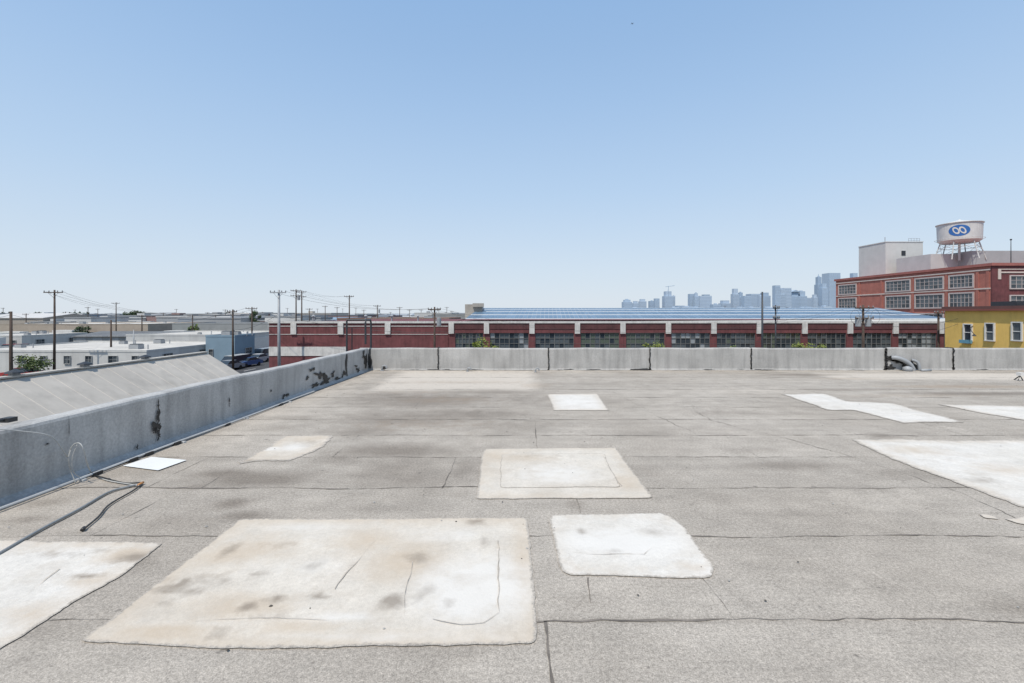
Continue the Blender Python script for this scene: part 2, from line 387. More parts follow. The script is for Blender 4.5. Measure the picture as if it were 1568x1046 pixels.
WF=parapet('parapet_wall',[(x,13.0) for x in xl],(0,1),.22,.63,M_wall)
def blotch(mb,c,rx,rz,plane,seed,spiky=.5):
    n=28; vs=[]
    for j in range(n):
        a=2*math.pi*j/n; r=1+spiky*nz(math.cos(a)*1.6+seed,math.sin(a)*1.6,seed*.7)*1.6
        vs.append((c[0]+rx*r*math.cos(a),max(.006,min(.61,c[1]+rz*r*math.sin(a)))))
    vs.append(c)
    if plane=='L': V=[(wallx(s)+.017,s,z) for s,z in vs]
    else: V=[(s,13-.017,z) for s,z in vs]
    mb.add(V,[(j,(j+1)%n,n) for j in range(n)])
def wl(px,py):
    y=4.25*F/(784-px)
    for _ in range(3): y=-wallx(y)*F/(784-px)
    return (y,H-(py-480)/F*y)
mb=MB()
for i,(px,py,rx,rz) in enumerate([(241,622,.012,.05),(240,636,.022,.05),(238,652,.035,.05),(241,668,.022,.05),(236,660,.045,.03),(476,566,.10,.04),(488,575,.20,.07),(497,582,.18,.08),(480,590,.2,.04),(509,573,.1,.05),
      (516,580,.15,.04),(470,578,.08,.03),(530,560,.05,.22),(556,545,.12,.10),(560,556,.12,.14),(548,566,.12,.07),(414,598,.03,.02),(440,604,.05,.03),(433,606,.03,.04),(350,615,.008,.05),
      (70,680,.015,.010),(208,685,.012,.02),(525,573,.1,.06),(545,560,.08,.04),(103,655,.004,.08)]):
    s,z=wl(px,py); blotch(mb,(s,z),rx,rz,'L',i*1.7+.3,.9)
for c,w in ((671,1),(840,.9),(995,1.1),(1150,1.1),(1356,2.2),(1459,1.4)):
    x=sx(c,13)
    for j in range(9):
        z=.63*j/8; blotch(mb,(x+random.uniform(-.01,.01),z),.018*w*(1.6 if j==0 else 1),.06,'F',c+j*2.1)
x=sx(1362,13)
for j,(dx,z,rx,rz) in enumerate(((.05,.33,.12,.06),(.3,.25,.18,.05),(.5,.2,.14,.07),(-.0,.08,.12,.08),(.75,.1,.1,.05),(.2,.3,.1,.05))): blotch(mb,(x+dx,z),rx,rz,'F',j*3+.4)
blotch(mb,(sx(978,13),.02),.3,.03,'F',4.4); blotch(mb,(sx(588,13),.06),.06,.05,'F',8.4)
blotch(mb,(sx(566,13),.3),.05,.3,'F',9.4)
for j in range(26):
    x=random.uniform(-4,16); blotch(mb,(x,random.uniform(.0,.03)),random.uniform(.04,.2),.010,'F',j*2.3)
mb.build('tar_marks',M_tar,WF,fixn=False)
mb=MB()
for c,w in ((671,.03),(840,.03),(995,.035),(1150,.035),(1356,.07),(1459,.05)):
    x=sx(c,13); mb.box(x-w*.8,x+w*.8,13.02,13.2,.5,.642)
mb.build('tar_top_strips',M_tar,WF)
mb=MB(); yy=np.arange(-6,13,.25)
mb.add([(wallx(y)+d,y,z) for y in yy for d,z in ((.0,.05),(.05,.018),(.11,.004))],
   [(i*3+j,(i+1)*3+j,(i+1)*3+j+1,i*3+j+1) for i in range(len(yy)-1) for j in (0,1)])
mb.build('cant_strip',M_wallL,WL)
mb=MB(); ribbon(mb,[(wallx(y)+.12,y) for y in np.arange(1,12.9,.5)],.03,z=.0045,seed=44,jit=.02); ribbon(mb,[(x,12.93) for x in np.arange(-3.9,16,.5)],.04,z=.0045,seed=45,jit=.02)
mb.build('base_dark_line',M_dsm,WL,fixn=False)  # uneven dark line on the roof along the foot of both parapets

mb=MB(); mb.tube([(wallx(y)+.17+.012*math.sin(y*2),y,.03) for y in np.arange(-3,9.6,.3)],.011,6)
for y in np.arange(.5,9.6,1.3): mb.box(wallx(y)+.13,wallx(y)+.21,y-.02,y+.02,0,.018)
cp=mb.build('conduit_pipe',mat('grey_pvc',(.5,.5,.49),.6,3,.1))
mb=MB()
for (px,py) in ((205,688),(330,655),(415,630),(250,690),(180,706),(122,737)):
    y=wl(px,py-8)[0]; mb.box(wallx(y)+.14,wallx(y)+.19,y-.05,y+.05,.0,.035)
mb.build('conduit_clamp_blocks',M_tar,cp)
def P3(px,py,z=.015): x,y=R(px,py); return (x,y,z)
mb=MB(); mb.tube(smooth_path([P3(-90,900),P3(0,850),P3(60,815),P3(120,783),P3(165,757),P3(195,748),P3(218,743)]),.010,8)
mb.build('garden_hose',mat('grey_hose',(.23,.24,.24),.5,4,.15),smooth=True)
mb=MB(); mb.tube(smooth_path([P3(127,814),P3(150,795),P3(168,775),P3(205,753),P3(216,742),P3(190,742),P3(155,733),P3(136,728)]),.007,8)
mb.tube([P3(126,815,.018),P3(129,812,.018)],.014,8); mb.tube([P3(212,746,.02),P3(219,742,.02)],.012,8,1)
mb.build('black_cable',[M_wire,mat('orange_plastic',(.45,.2,.06),.5,3,.1)],smooth=True)
mb=MB(); q=4.28
mb.tube(smooth_path([(-4.5,3.75,.645),(-4.36,3.85,.64),(-4.27,3.95,.60),S(78,668,4.1),S(98,692,4.2),S(104,700,q),S(108,688,q),S(114,680,q),S(122,679,q),S(128,688,q),S(133,708,4.35),P3(142,728),P3(165,738),P3(213,746)]),.005,6)
mb.tube(smooth_path([S(108,690,4.26),S(105,705,4.25),S(109,722,4.3),P3(116,742)]),.005,6)
mb.tube(smooth_path([S(118,681,4.3),S(111,700,4.28),S(112,722,4.3),P3(125,735)]),.0035,6)
mb.build('looped_cable',mat('pale_cable',(.42,.42,.40),.5,3,.1),smooth=True)
mb=MB(); mb.tube(smooth_path([(-4.95,3.3,.63),(-4.75,3.7,.67),(-4.62,4.0,.66),(-4.60,4.2,.655)]),.012,8); mb.box(-4.64,-4.56,4.12,4.2,.63,.67)
mb.build('antenna_cable_on_wall',M_wire)

mb=MB()
for px in (531,568):
    x=sx(px,13.35)
    mb.tube([(x,13.35,-3),(x,13.35,sz(494,13.35)),(x-.0,13.30,sz(490,13.35)),(x,12.9,sz(490,13.35)),(x,12.85,sz(494,12.9)),(x,12.86,.75)] if px==568 else [(x,13.35,-3),(x,13.35,sz(491,13.35))],.028,8)
    x2=x+(.10 if px<550 else -.06)
    mb.tube([(x2,13.5,-3),(x2,13.5,sz(502,13.5))],.016,8)
mb.tube([(sx(531,13.35),13.35,sz(490,13.35)),(sx(568,13.35),13.35,sz(490,13.35))],.028,8)
for k in range(11):
    z=.5-.3*k; mb.tube([(sx(531,13.35),13.35,z),(sx(568,13.35),13.35,z)],.014,6)
mb.build('roof_ladder',M_dark)

def gooseneck(px,py,r,h,name='gooseneck_vent'):
    x,y=R(px,py); y=min(y,12.85); mb=MB()
    pts=[(x,y,0),(x,y,h*.6)]+[(x+r*1.6-r*1.6*math.cos(t),y,h*.6+r*1.6*math.sin(t)) for t in np.linspace(.3,math.pi,8)]+[(x+r*3.2,y,h*.45)]
    mb.tube(pts,r*.62,10); mb.tube([(x,y,0),(x,y,.02)],r*1.4,12)
    return mb.build(name,M_steel,smooth=True)
gooseneck(585,568,.04,.14); gooseneck(716,569,.03,.10); gooseneck(820,570,.03,.1)
mb=MB(); x=sx(1385,12.9)
mb.tube(smooth_path([(x-.3,12.97,.36),(x-.22,12.9,.36),(x-.05,12.88,.3),(x+.1,12.86,.2),(x+.2,12.86,.06),(x+.2,12.86,0)]),.06,10)
mb.tube([(x,12.8,.0),(x,12.8,.1),(x,12.8,.14)],[.12,.11,.02],12); mb.tube([(x+.3,12.7,.03),(x+.6,12.75,.03)],.035,8)
mb.tube(smooth_path([(x+.25,12.95,.3),(x+.38,12.9,.22),(x+.42,12.88,0)]),.04,8)
mb.build('pipe_vent',M_steel,smooth=True)
x,y=R(1562,583); mb=MB()
mb.tube([(x-.05,y,0),(x,y,.12),(x+.07,y,0)],.012,6,1); mb.box(x-.04,x+.06,y-.05,y+.05,.12,.2); mb.tube([(x,y,.12),(x+.02,y+.15,0)],.012,6,1)
mb.build('small_tripod_bracket',[M_white,M_dark])

# ------------------------------------------------------------ neighbour gable shed
shed=empty('metal_roof_shed')
M_metal=mat('painted_metal_roof',(.47,.43,.375),.75,.5,.14,0,.18)
rx_,rz_=-16.4,-.45; ye=24.2
ex,ez=-12.0,rz_-(16.4-12.0)*.62
mb=MB(); mb.prism([(rx_,rz_),(ex,ez),(ex,ez-.1),(rx_,rz_-.1),(rx_-4.4,ez-.1),(rx_-4.4,ez)],-8,ye+.15)
mb.build('roof',M_metal,shed)
mb=MB(); sl=Vector((ex-rx_,0,ez-rz_))
for y in np.arange(-8,ye,.75):
    a=Vector((rx_,y,rz_)); b=a+sl; up=Vector((.53,0,.85))*.014
    mb.add([a+Vector((0,-.03,0)),b+Vector((0,-.03,0)),b+up,a+up,a+Vector((0,.03,0)),b+Vector((0,.03,0))],[(0,1,2,3),(3,2,5,4)])
mb.build('roof_ribs',M_metal,shed)
mb=MB(); mb.prism([(rx_,rz_-.15),(ex-.15,ez-.2),(ex-.15,GZ),(rx_-4.2,GZ),(rx_-4.2,ez-.2)],-7.8,ye)
mb.build('walls',mat('pale_blue_siding',(.42,.46,.5),.7,1,.1),shed)
mb=MB()
for px in (22,130,222):
    y=-rx_*F/(784-px); mb.tube([(rx_,y,rz_-.05),(rx_,y,rz_+.1)],.14,10); mb.tube([(rx_,y,rz_+.1),(rx_,y,rz_+.15),(rx_,y,rz_+.22)],[.24,.22,.03],10,1)
mb.build('ridge_vents',[M_steel,M_dark],shed)
mb=MB(); mb.box(rx_-.15,rx_+.15,-8,ye+.15,rz_-.02,rz_+.035)
mb.build('ridge_cap',M_metal,shed)

# ------------------------------------------------------------ ground
m,nt,b=base('city_ground'); p=pos(nt)
c=mixc(nt,mrange(nt,noise_n(nt,p,.02,6,.6),.4,.6,0,1),(.10,.10,.095),(.17,.16,.145))
c=mixc(nt,mrange(nt,noise_n(nt,p,.006,5,.6),.52,.6,0,.7),c,(.07,.085,.045))
nt.links.new(c,b.inputs['Base Color']); b.inputs['Roughness'].default_value=.9
mb=MB(); mb.add([(-20000,-2000,GZ),(20000,-2000,GZ),(20000,20000,GZ),(-20000,20000,GZ)],[(0,1,2,3)])
mb.build('ground',m)
M_asph=mat('asphalt',(.055,.055,.057),.9,.3,.2,fine=8)
road=empty('street')
mb=MB(); mb.add([(-260,50.8,GZ+.004),(120,50.8,GZ+.004),(120,57.5,GZ+.004),(-260,57.5,GZ+.004)],[(0,1,2,3)])
mb.add([(-46,57.5,GZ+.004),(-34,57.5,GZ+.004),(-34,400,GZ+.004),(-46,400,GZ+.004)],[(0,1,2,3)]); mb.build('asphalt_surface',M_asph,road)
mb=MB()
for x in range(-250,110,8): mb.box(x,x+3,54.0,54.15,GZ+.004,GZ+.01)
for y in range(60,380,8): mb.box(-40.1,-39.95,y,y+3,GZ+.004,GZ+.01)
mb.build('lane_markings',M_white,road)
mb=MB(); mb.box(-33.8,120,57.5,59.7,GZ,GZ+.13); mb.box(-260,-46.2,57.5,59,GZ,GZ+.13); mb.box(-33.8,-32.2,59.7,400,GZ,GZ+.13)
mb.build('kerbed_pavement',M_concr,road)

def window(fr,gl,o,u,n,w,h,cols=2,rows=2,ft=.12,mt=.05,pm=(0,)):
    fr.obox(o,u,n,0,w,h-ft,h,0,.15); fr.obox(o,u,n,0,w,0,ft,0,.18); fr.obox(o,u,n,0,ft,ft,h-ft,0,.15); fr.obox(o,u,n,w-ft,w,ft,h-ft,0,.15)
    iw=(w-2*ft)/cols; ih=(h-2*ft)/rows
    for i in range(cols):
        for j in range(rows):
            gl.obox(o,u,n,ft+i*iw,ft+(i+1)*iw,ft+j*ih,ft+(j+1)*ih,.0,.03,random.choice(pm))
    for i in range(1,cols): fr.obox(o,u,n,ft+i*iw-mt/2,ft+i*iw+mt/2,ft,h-ft,.03,.08)
    for j in range(1,rows): fr.obox(o,u,n,ft,w-ft,ft+j*ih-mt/2,ft+j*ih+mt/2,.03,.075)

# ------------------------------------------------------------ long maroon warehouse
wh=empty('long_maroon_warehouse'); D=60.0
z=lambda py:sz(py,D); xw=lambda px:sx(px,D)
xa,xb,xm=xw(412),xw(1449),xw(686)
mb=MB(); mb.box(xa,xm,D,D+45,GZ,z(495)-.0)
mb.box(xm,xb,D,D+45,z(510),z(495)); mb.box(xm,xb,D+.35,D+45,GZ,z(510)); mb.box(xm,xb,D,D+.35,GZ,GZ+2.6)
bays=[xw(745+69.5*k) for k in range(11)]
for c in [xm+.5]+bays: mb.box(c-.45,c+.45,D-.003,D+.34,GZ+2.6,z(510))
mb.build('walls',M_maroon,wh)
mb=MB(); mb.box(xa-.1,xb+.1,D-.15,D+.35,z(495),z(492))
for px in (450,522,594): mb.box(xw(px)-.36,xw(px)+.36,D-.2,D,z(512),z(495))
for c in bays: mb.box(c-.34,c+.34,D-.2,D,z(511),z(495))
mb.box(xm+.1,xm+.8,D-.2,D,z(511),z(495))
mb.box(xa,xw(530),D-.08,D,z(545),z(531)); mb.box(xa,xm-.02,D-.06,D,z(500),z(498.9)); mb.box(xa,xm,D-.06,D,z(512.4),z(511.6))
mb.build('white_trim',mat('aged_white_trim',(.58,.555,.52),.7,1.5,.14,0,.25),wh)
mb=MB(); mb.box(xm+.8,xb,D-.06,D,z(504),z(495.2)); mb.build('dark_fascia',mat('fascia_dark_maroon',(.095,.033,.033),.7,.8,.3,0,.3),wh)
fr=MB();gl=MB(); ends=[xm+.5]+bays+[xb+.5]
for i in range(len(ends)-1):
    a=ends[i]+.45; b_=ends[i+1]-.45
    pm=random.choice([(0,0,1,1,3),(0,1,1,2),(0,0,3,3,1),(1,2,1,0,0),(1,1,0,0),(2,2,1,0),(3,3,0,1)])
    nc=8; w=(b_-a)/nc; z0=GZ+2.6; z1=z(510)-.02; nr=5; hh=(z1-z0)/nr
    for c in range(nc):
        for r_ in range(nr):
            gl.box(a+c*w,a+(c+1)*w,D+.22,D+.25,z0+r_*hh,z0+(r_+1)*hh,random.choice(pm))
    for c in range(nc+1): 
        t=.09 if c%2==0 else .04; fr.box(a+c*w-t/2,a+c*w+t/2,D+.12,D+.2,z0,z1)
    for r_ in range(nr): fr.box(a,b_,D+.14,D+.195,z0+r_*hh-.025,z0+r_*hh+.025)
gl.build('window_panes',[G_dark,G_mid,G_pale,G_green],wh); fr.build('window_mullions',mat('mullion_grey',(.15,.15,.145),.6,3,.1),wh)
ya,za=62.5,sz(488.5,62.5); yb,zb=75.,sz(471.5,75.); x0,x1=sx(712,62.5),sx(1455,62.5); x0b=sx(735,75)
def Q(t,u,off=0):
    y=ya+(yb-ya)*u; zz=za+(zb-za)*u+off; xl_=x0+(x0b-x0)*u; return (xl_+(x1-xl_)*t,y,zz)
mb=MB()
def strip(mb,u0,u1,t0,t1,off,mi=0): mb.add([Q(t0,u0,off),Q(t1,u0,off),Q(t1,u1,off),Q(t0,u1,off)],[(0,1,2,3)],mi)
strip(mb,0,1,0,1,0,0)
mb.add([Q(0,0),Q(0,1),(x0b-2,88,za),(sx(686,62.5),ya,za-.6)],[(0,1,2,3)],0)
mb.add([Q(0,1),Q(1,1),(x1,88,za),(x0b-2,88,za)],[(0,1,2,3)],0)
mb.add([(xm,D+.4,z(494)),(xb,D+.4,z(494)),(x1,ya,za),(sx(686,62.5),ya,za-.5)],[(0,1,2,3)],1)
mb.build('monitor_roof',[mat('pale_roof_metal',(.46,.49,.51),.5,.3,.1),mat('roof_gravel_pale',(.45,.44,.40),.9,.3,.15)],wh,fixn=False)
mb=MB(); rows=[(.06,.30),(.38,.59),(.66,.81),(.88,.97)]; nt_=110
for (u0,u1) in rows:
    for i in range(nt_): strip(mb,u0,u1,(i+.03)/nt_,(i+.97)/nt_,.02,random.choice((0,0,1)))
mb.build('skylight_panels',[glass('blue_glazing',(.10,.17,.25),.35),glass('blue_glazing_light',(.125,.20,.285),.35)],wh,fixn=False)
mb=MB(); mb.box(sx(712,70),sx(738,70),70,74,za,sz(466,70)); mb.box(sx(724,70),sx(741,70),69.5,70,sz(470,70),sz(464.5,70))
mb.build('roof_penthouse',mat('stair_bulkhead',(.33,.30,.26),.8,1,.15),wh)
mb=MB()
for px in (560,600,640,480):
    mb.tube([(sx(px,66),66,z(495)),(sx(px,66),66,z(495)+.9)],.12,8); mb.tube([(sx(px,66),66,z(495)+.9),(sx(px,66),66,z(495)+1.1)],[.3,.05],8)
mb.build('roof_vents',M_steel,wh)

# ------------------------------------------------------------ red brick factory
rb=empty('red_brick_factory'); XR=85.; zt=sz(402,XR*F/(1517-784)); yc=XR*F/(1517-784); yf=XR*F/(1280-784)
mb=MB(); mb.box(XR,XR+70,yc,yf,GZ,zt-.6); mb.build('walls',M_brick,rb)
fy=lambda px:XR*F/(px-784)
mb=MB(); mb.box(XR-.006,XR+70,yc-.25,yc-.003,GZ,zt-.6); mb.build('front_wall',M_maroon,rb)
mb=MB(); mb.box(XR-.3,XR+70.3,yc-.5,yf+.3,zt-.6,zt-.1)
mb.build('parapet_cornice',mat('cornice_red',(.34,.12,.10),.8,1,.1),rb)
tr=MB(); tr.box(XR-.15,XR,yc,yf,zt-1.35,zt-1.1); tr.box(XR-.12,XR,yc,yf,5.95,6.2); tr.box(XR+1.5,XR+70,yc-.35,yc-.25,zt-1.9,zt-1.65); tr.box(XR+1.5,XR+70,yc-.35,yc-.25,zt-1.3,zt-1.15); tr.box(XR+1.0,XR+1.5,yc-.35,yc-.25,zt-3.0,zt-1.15)
fr=MB();gl=MB()
for a,b_ in [(1284,1312),(1356,1395),(1401,1446),(1453,1492)]:
    ya_,yb_=fy(b_),fy(a)
    for z0,z1 in ((6.35,9.0),(2.6,5.6),(-1.4,1.7),(-5.2,-2.3)):
        window(fr,gl,(XR,ya_,z0),(0,1,0),(-1,0,0),yb_-ya_,z1-z0,6,3,.26,.07,(0,1,1))
for k in range(6):
    for z0,z1 in ((5.9,8.4),(2.3,4.9),(-1.4,1.5)):
        window(fr,gl,(XR+3+k*8,yc-.25,z0),(1,0,0),(0,-1,0),6.4,z1-z0,6,3,.2,.07,(0,1,1))
tr.build('trim',mat('pale_trim',(.60,.50,.44),.7,1,.08),rb); fr.build('window_frames',mat('frame_pale',(.52,.44,.41),.6,1,.08),rb); gl.build('window_panes',[G_dark,G_mid],rb)
mb=MB()
for px in (1316,1350,1398,1449.5,1497,1513): 
    y=fy(px); mb.box(XR-.1,XR,y-.25,y+.25,GZ,zt-1.4)
mb.build('pilasters',M_brick,rb)
xp=92.; yp=xp*F/(1356-784); yq=xp*F/(1315-784); zp=sz(371,yp)
mb=MB(); mb.box(xp,xp+9.2,yp,yq,zt-.3,zp); mb.box(xp-.1,xp+9.3,yp-.1,yq+.1,zp,zp+.2)
mb.build('white_penthouse',mat('white_stucco',(.56,.55,.53),.8,.5,.07,0,.05),rb)
mb=MB(); mb.box(xp+3.9,xp+4.9,yp-.06,yp,zp-3.3,zp-2.1)
mb.build('penthouse_window',M_dark,rb)
mb=MB()
for i in range(5): mb.tube([(xp+6.5+i*.7,yp+1,zp),(xp+6.5+i*.7,yp+1,zp+1.1)],.04,5)
mb.tube([(xp+6.5,yp+1,zp+1.1),(xp+9.3,yp+1,zp+1.1)],.04,5); mb.tube([(xp+6.5,yp+1,zp+.6),(xp+9.3,yp+1,zp+.6)],.04,5); mb.tube([(xp+1.5,yp+2,zp),(xp+1.5,yp+2,zp+1.6)],.08,5)
mb.build('penthouse_railing',M_steel,rb)
mb=MB(); d=98; mb.box(sx(1488,d),sx(1640,d),d,d+12,zt-.3,sz(384,d)); mb.box(sx(1425,d+3),sx(1489,d+3),d+3,d+12,zt-.3,sz(389,d+3),1)
mb.build('roof_plant_room',[mat('grey_cladding',(.34,.35,.35),.7,.5,.08),mat('light_cladding',(.47,.47,.46),.7,.5,.08)],rb)
mb=MB(); x=sx(1548,90); mb.tube([(x,90,zt-.3),(x,90,sz(368,90))],[.09,.05],8); mb.tube([(x,90,sz(368,90)),(x,90,sz(366,90))],.16,8); mb.build('flagpole',M_dark)
wt=empty('water_tower'); d=100.; cx=sx(1469,d); rr=26./F*d; zb_=sz(369,d); ztp=sz(344,d); zc=sz(336,d)
N=40
mb=MB(); mb.tube([(cx,d,zb_-.5),(cx,d,zb_),(cx,d,ztp)],[rr*.8,rr*.97,rr],N); mb.tube([(cx,d,ztp),(cx,d,ztp+.12)],rr*1.05,N); mb.tube([(cx,d,ztp+.12),(cx,d,zc-.25),(cx,d,zc)],[rr*1.03,rr*.12,.03],N)
mb.build('tank',mat('tank_white',(.60,.59,.565),.6,1,.08,0,.12),wt)
mb=MB(); legz=sz(392,d)
for k in range(6):
    a=math.pi/6+k*math.pi/3
    mb.tube([(cx+rr*.82*math.cos(a),d+rr*.82*math.sin(a),zb_),(cx+rr*1.15*math.cos(a),d+rr*1.15*math.sin(a),legz-1)],.11,6)
    a2=a+math.pi/3
    for s0,s1,t0,t1 in ((.85,1.1,.2,.85),(1.1,.85,.85,.2)):
        mb.tube([(cx+rr*s0*math.cos(a),d+rr*s0*math.sin(a),zb_+(legz-zb_)*t0),(cx+rr*s1*math.cos(a2),d+rr*s1*math.sin(a2),zb_+(legz-zb_)*t1)],.03,5)
    mb.tube([(cx+rr*.95*math.cos(a),d+rr*.95*math.sin(a),zb_+(legz-zb_)*.45),(cx+rr*.95*math.cos(a2),d+rr*.95*math.sin(a2),zb_+(legz-zb_)*.45)],.05,5)
mb.tube([(cx,d,zb_),(cx,d,legz-1)],.22,8)
for k in range(24):
    a=k*math.pi/12; a2=a+math.pi/12
    mb.tube([(cx+rr*1.08*math.cos(a),d+rr*1.08*math.sin(a),zb_+.3),(cx+rr*1.08*math.cos(a2),d+rr*1.08*math.sin(a2),zb_+.3)],.04,4)
mb.build('legs_and_bracing',mat('white_steel',(.5,.5,.48),.6,2,.1),wt)
fa=math.atan2(-d,-cx)
def onT(u,v,o): 
    rad=rr*(.97+.03*v/(ztp-zb_))+o; a=fa+u/rr; return (cx+rad*math.cos(a),d+rad*math.sin(a),zb_+v)
hm=(ztp-zb_)*.52; eu,ev=1.75,1.2
mb=MB()
rings=6; n=32; vs=[onT(0,hm,.03)]
for r_ in range(1,rings+1):
    for j in range(n): vs.append(onT(eu*r_/rings*math.cos(6.2832*j/n),hm+ev*r_/rings*math.sin(6.2832*j/n),.03))
fs=[(0,1+j,1+(j+1)%n) for j in range(n)]
for r_ in range(rings-1):
    for j in range(n): fs.append((1+r_*n+j,1+(r_+1)*n+j,1+(r_+1)*n+(j+1)%n,1+r_*n+(j+1)%n))
mb.add(vs,fs,0)
def oval(uc,off):   # slanted ring
    n=20; L=[]
    for j in range(n+1):
        t=6.2832*j/n
        for k in (.30,.52):
            v=k*1.5*math.sin(t); L.append(onT(uc+k*math.cos(t)-v*.35,hm+v,off))
    mb.add(L,[(2*i,2*i+1,2*i+3,2*i+2) for i in range(n)],1)
oval(-.52,.06); oval(.52,.063)
mb.build('emblem',[mat('blue_paint',(.03,.13,.38),.5,2,.05),M_white],wt,fixn=False)

# ------------------------------------------------------------ yellow building: its long side runs away from us at X=48
yb_=empty('yellow_building'); XY=48.; yn,yfr=28.,XY*F/(1447-784); gy=lambda px:XY*F/(px-784); zy=lambda py,px:H-(py-480)/F*gy(px)
ztop=zy(469,1500); zc1=zy(476,1500)
mb=MB(); mb.box(XY,XY+22,yn,yfr,GZ,zc1); mb.build('walls',mat('yellow_stucco',(.74,.48,.13),.85,.8,.08,0,.1),yb_)
mb=MB(); mb.box(XY-.35,XY+22.3,yn-.3,yfr+.3,zc1,zc1+.17); mb.box(XY-.2,XY+22.2,yn-.2,yfr+.2,zc1+.17,ztop,1)
mb.build('cornice',[mat('cornice_dark_red',(.22,.07,.05),.7,1,.1),mat('cornice_brown',(.13,.06,.05),.7,1,.1)],yb_)
fr=MB();gl=MB()
for px in (1490,1524.5,1567,1612,1665):
    window(fr,gl,(XY,gy(px),zy(523,px)),(0,1,0),(-1,0,0),.95,1.85,1,2,.11,.08,(0,1))
    window(fr,gl,(XY,gy(px),zy(523,px)-3.4),(0,1,0),(-1,0,0),.95,1.85,1,2,.11,.08,(0,1))
fr.build('window_frames',M_white,yb_); gl.build('window_panes',[G_dark,G_mid],yb_)
mb=MB(); mb.box(XY-.45,XY-.18,gy(1490)-.1,gy(1490)+1.05,zy(526,1490),zy(521,1490)); mb.build('window_box',mat('blue_window_box',(.12,.28,.36),.6,2,.1),yb_)
mb=MB(); y=gy(1487)-.2; mb.tube([(XY,y,zy(499,1487)),(XY-.4,y-.1,zy(502,1487)),(XY-.7,y-.5,zy(506,1487)),(XY-.8,y-.9,zy(511,1487))],.03,6); mb.tube([(XY-.8,y-.9,zy(511,1487)),(XY-.8,y-.9,zy(514,1487))],[.05,.2],8)
mb.build('wall_lamp',M_dark,yb_)
mb=MB(); mb.box(XY+3,XY+5,46,48.5,zc1,ztop+.5); mb.box(XY+3,XY+5,42,45,zc1,ztop+.35); mb.build('rooftop_units',M_dark,yb_)

# ------------------------------------------------------------ generic low buildings
def low_building(name,x0,x1,y0,y1,zt,wallm,roofm,kind='flat',wins=0,bays=0):
    e=empty(name); mb=MB()
    if kind=='flat':
        mb.box(x0,x1,y0,y1,GZ,zt-.3); mb.build('walls',wallm,e)
        mb=MB(); mb.box(x0+.2,x1-.2,y0+.2,y1-.2,zt-.3,zt-.22); mb.build('roof',roofm,e)
        mb=MB(); mb.box(x0-.05,x1+.05,y0-.05,y0+.2,zt-.3,zt); mb.box(x0-.05,x1+.05,y1-.2,y1+.05,zt-.3,zt); mb.box(x0-.05,x0+.2,y0+.2,y1-.2,zt-.3,zt); mb.box(x1-.2,x1+.05,y0+.2,y1-.2,zt-.3,zt); mb.build('parapet',wallm,e)
        mb=MB()
        for k in range(max(3,int((x1-x0)/6))):
            ux=random.uniform(x0+1,x1-2); uy=random.uniform(y0+1.5,y1-2); s=random.uniform(.4,1.0)
            mb.box(ux,ux+s*1.6,uy,uy+s*1.3,zt-.22,zt-.22+s*.8); mb.box(ux+.1,ux+s*1.5,uy+.1,uy+s*1.2,zt-.22+s*.8,zt-.18+s*.85,1)
            mb.tube([(ux+3,uy,zt-.22),(ux+3,uy,zt+.5)],.08,6)
        mb.build('rooftop_units',[M_steel,M_dark],e)
    else:
        r=(zt-GZ)*.22; xm_=(y0+y1)/2
        mb.prism([(y0,GZ),(y0,zt-r),(xm_,zt-.1),(y1,zt-r),(y1,GZ)],x0,x1,axis='x'); mb.build('walls',wallm,e)
        mb=MB(); mb.prism([(y0-.4,zt-r-.15),(xm_,zt),(y1+.4,zt-r-.15),(y1+.4,zt-r),(xm_,zt+.15),(y0-.4,zt-r)],x0-.3,x1+.3,axis='x'); mb.build('roof',roofm,e)
    fr=MB();gl=MB(); n=wins
    for i in range(n):
        w=(x1-x0)/n; xx=x0+w*(i+.3+random.uniform(-.08,.08))
        if random.random()<.2: continue
        window(fr,gl,(xx,y0,GZ+1.3),(1,0,0),(0,-1,0),w*random.choice((.3,.3,.42)),1.2,2,2,.05,.03,(0,1))
    for i in range(max(1,int((y1-y0)/8)) if n else 0):
        window(fr,gl,(x1,y0+3+i*8,GZ+1.4),(0,1,0),(1,0,0),2.0,1.1,3,2,.06,.03,(0,1))
    if bays:
        for i in range(bays):
            w=(x1-x0)/bays; xx=x0+w*(i+.2)
            gl.box(xx,xx+w*.6,y0-.04,y0,GZ,GZ+3.0,2); fr.box(xx-.1,xx+w*.6+.1,y0-.1,y0,GZ+3.0,GZ+3.15)
            for j in range(6): fr.box(xx,xx+w*.6,y0-.055,y0-.04,GZ+.5*j,GZ+.5*j+.03)
    if gl.v: gl.build('openings',[G_dark,G_mid,M_steel],e); fr.build('frames',mat('window_frame_grey',(.35,.35,.34),.6,2,.1),e)
    return e
W_=mat('white_render',(.52,.51,.485),.8,.3,.10,0,.15); Rw=mat('white_roof',(.52,.49,.44),.8,.25,.2,0,.1); Rg=mat('grey_roof',(.29,.28,.26),.85,.25,.18)
Bl=mat('blue_wall',(.20,.28,.34),.8,.4,.1); Gy=mat('grey_wall',(.27,.275,.27),.8,.4,.12); Tn=mat('tan_wall',(.37,.31,.25),.8,.4,.1); Dk=mat('dark_roof',(.13,.135,.14),.8,.3,.2); Br=mat('brown_wall',(.22,.13,.10),.8,.4,.1)
low_building('white_workshop',-82,-53,66,88,-3.7,W_,Rw,wins=9)
low_building('white_warehouse',-78,-56,92,112,-2.6,W_,Rw,bays=4)
low_building('blue_office_building',-52.5,-47.5,78,84,-2.1,Bl,Rg,wins=2)
low_building('grey_workshop',-66,-54,124,140,-2.4,Gy,Rg,wins=4)
low_building('white_office',-128,-112,104,120,-3.4,W_,Rw,wins=5)
low_building('grey_warehouse',-108,-88,112,128,-3.2,Gy,Dk,'gable',bays=5)
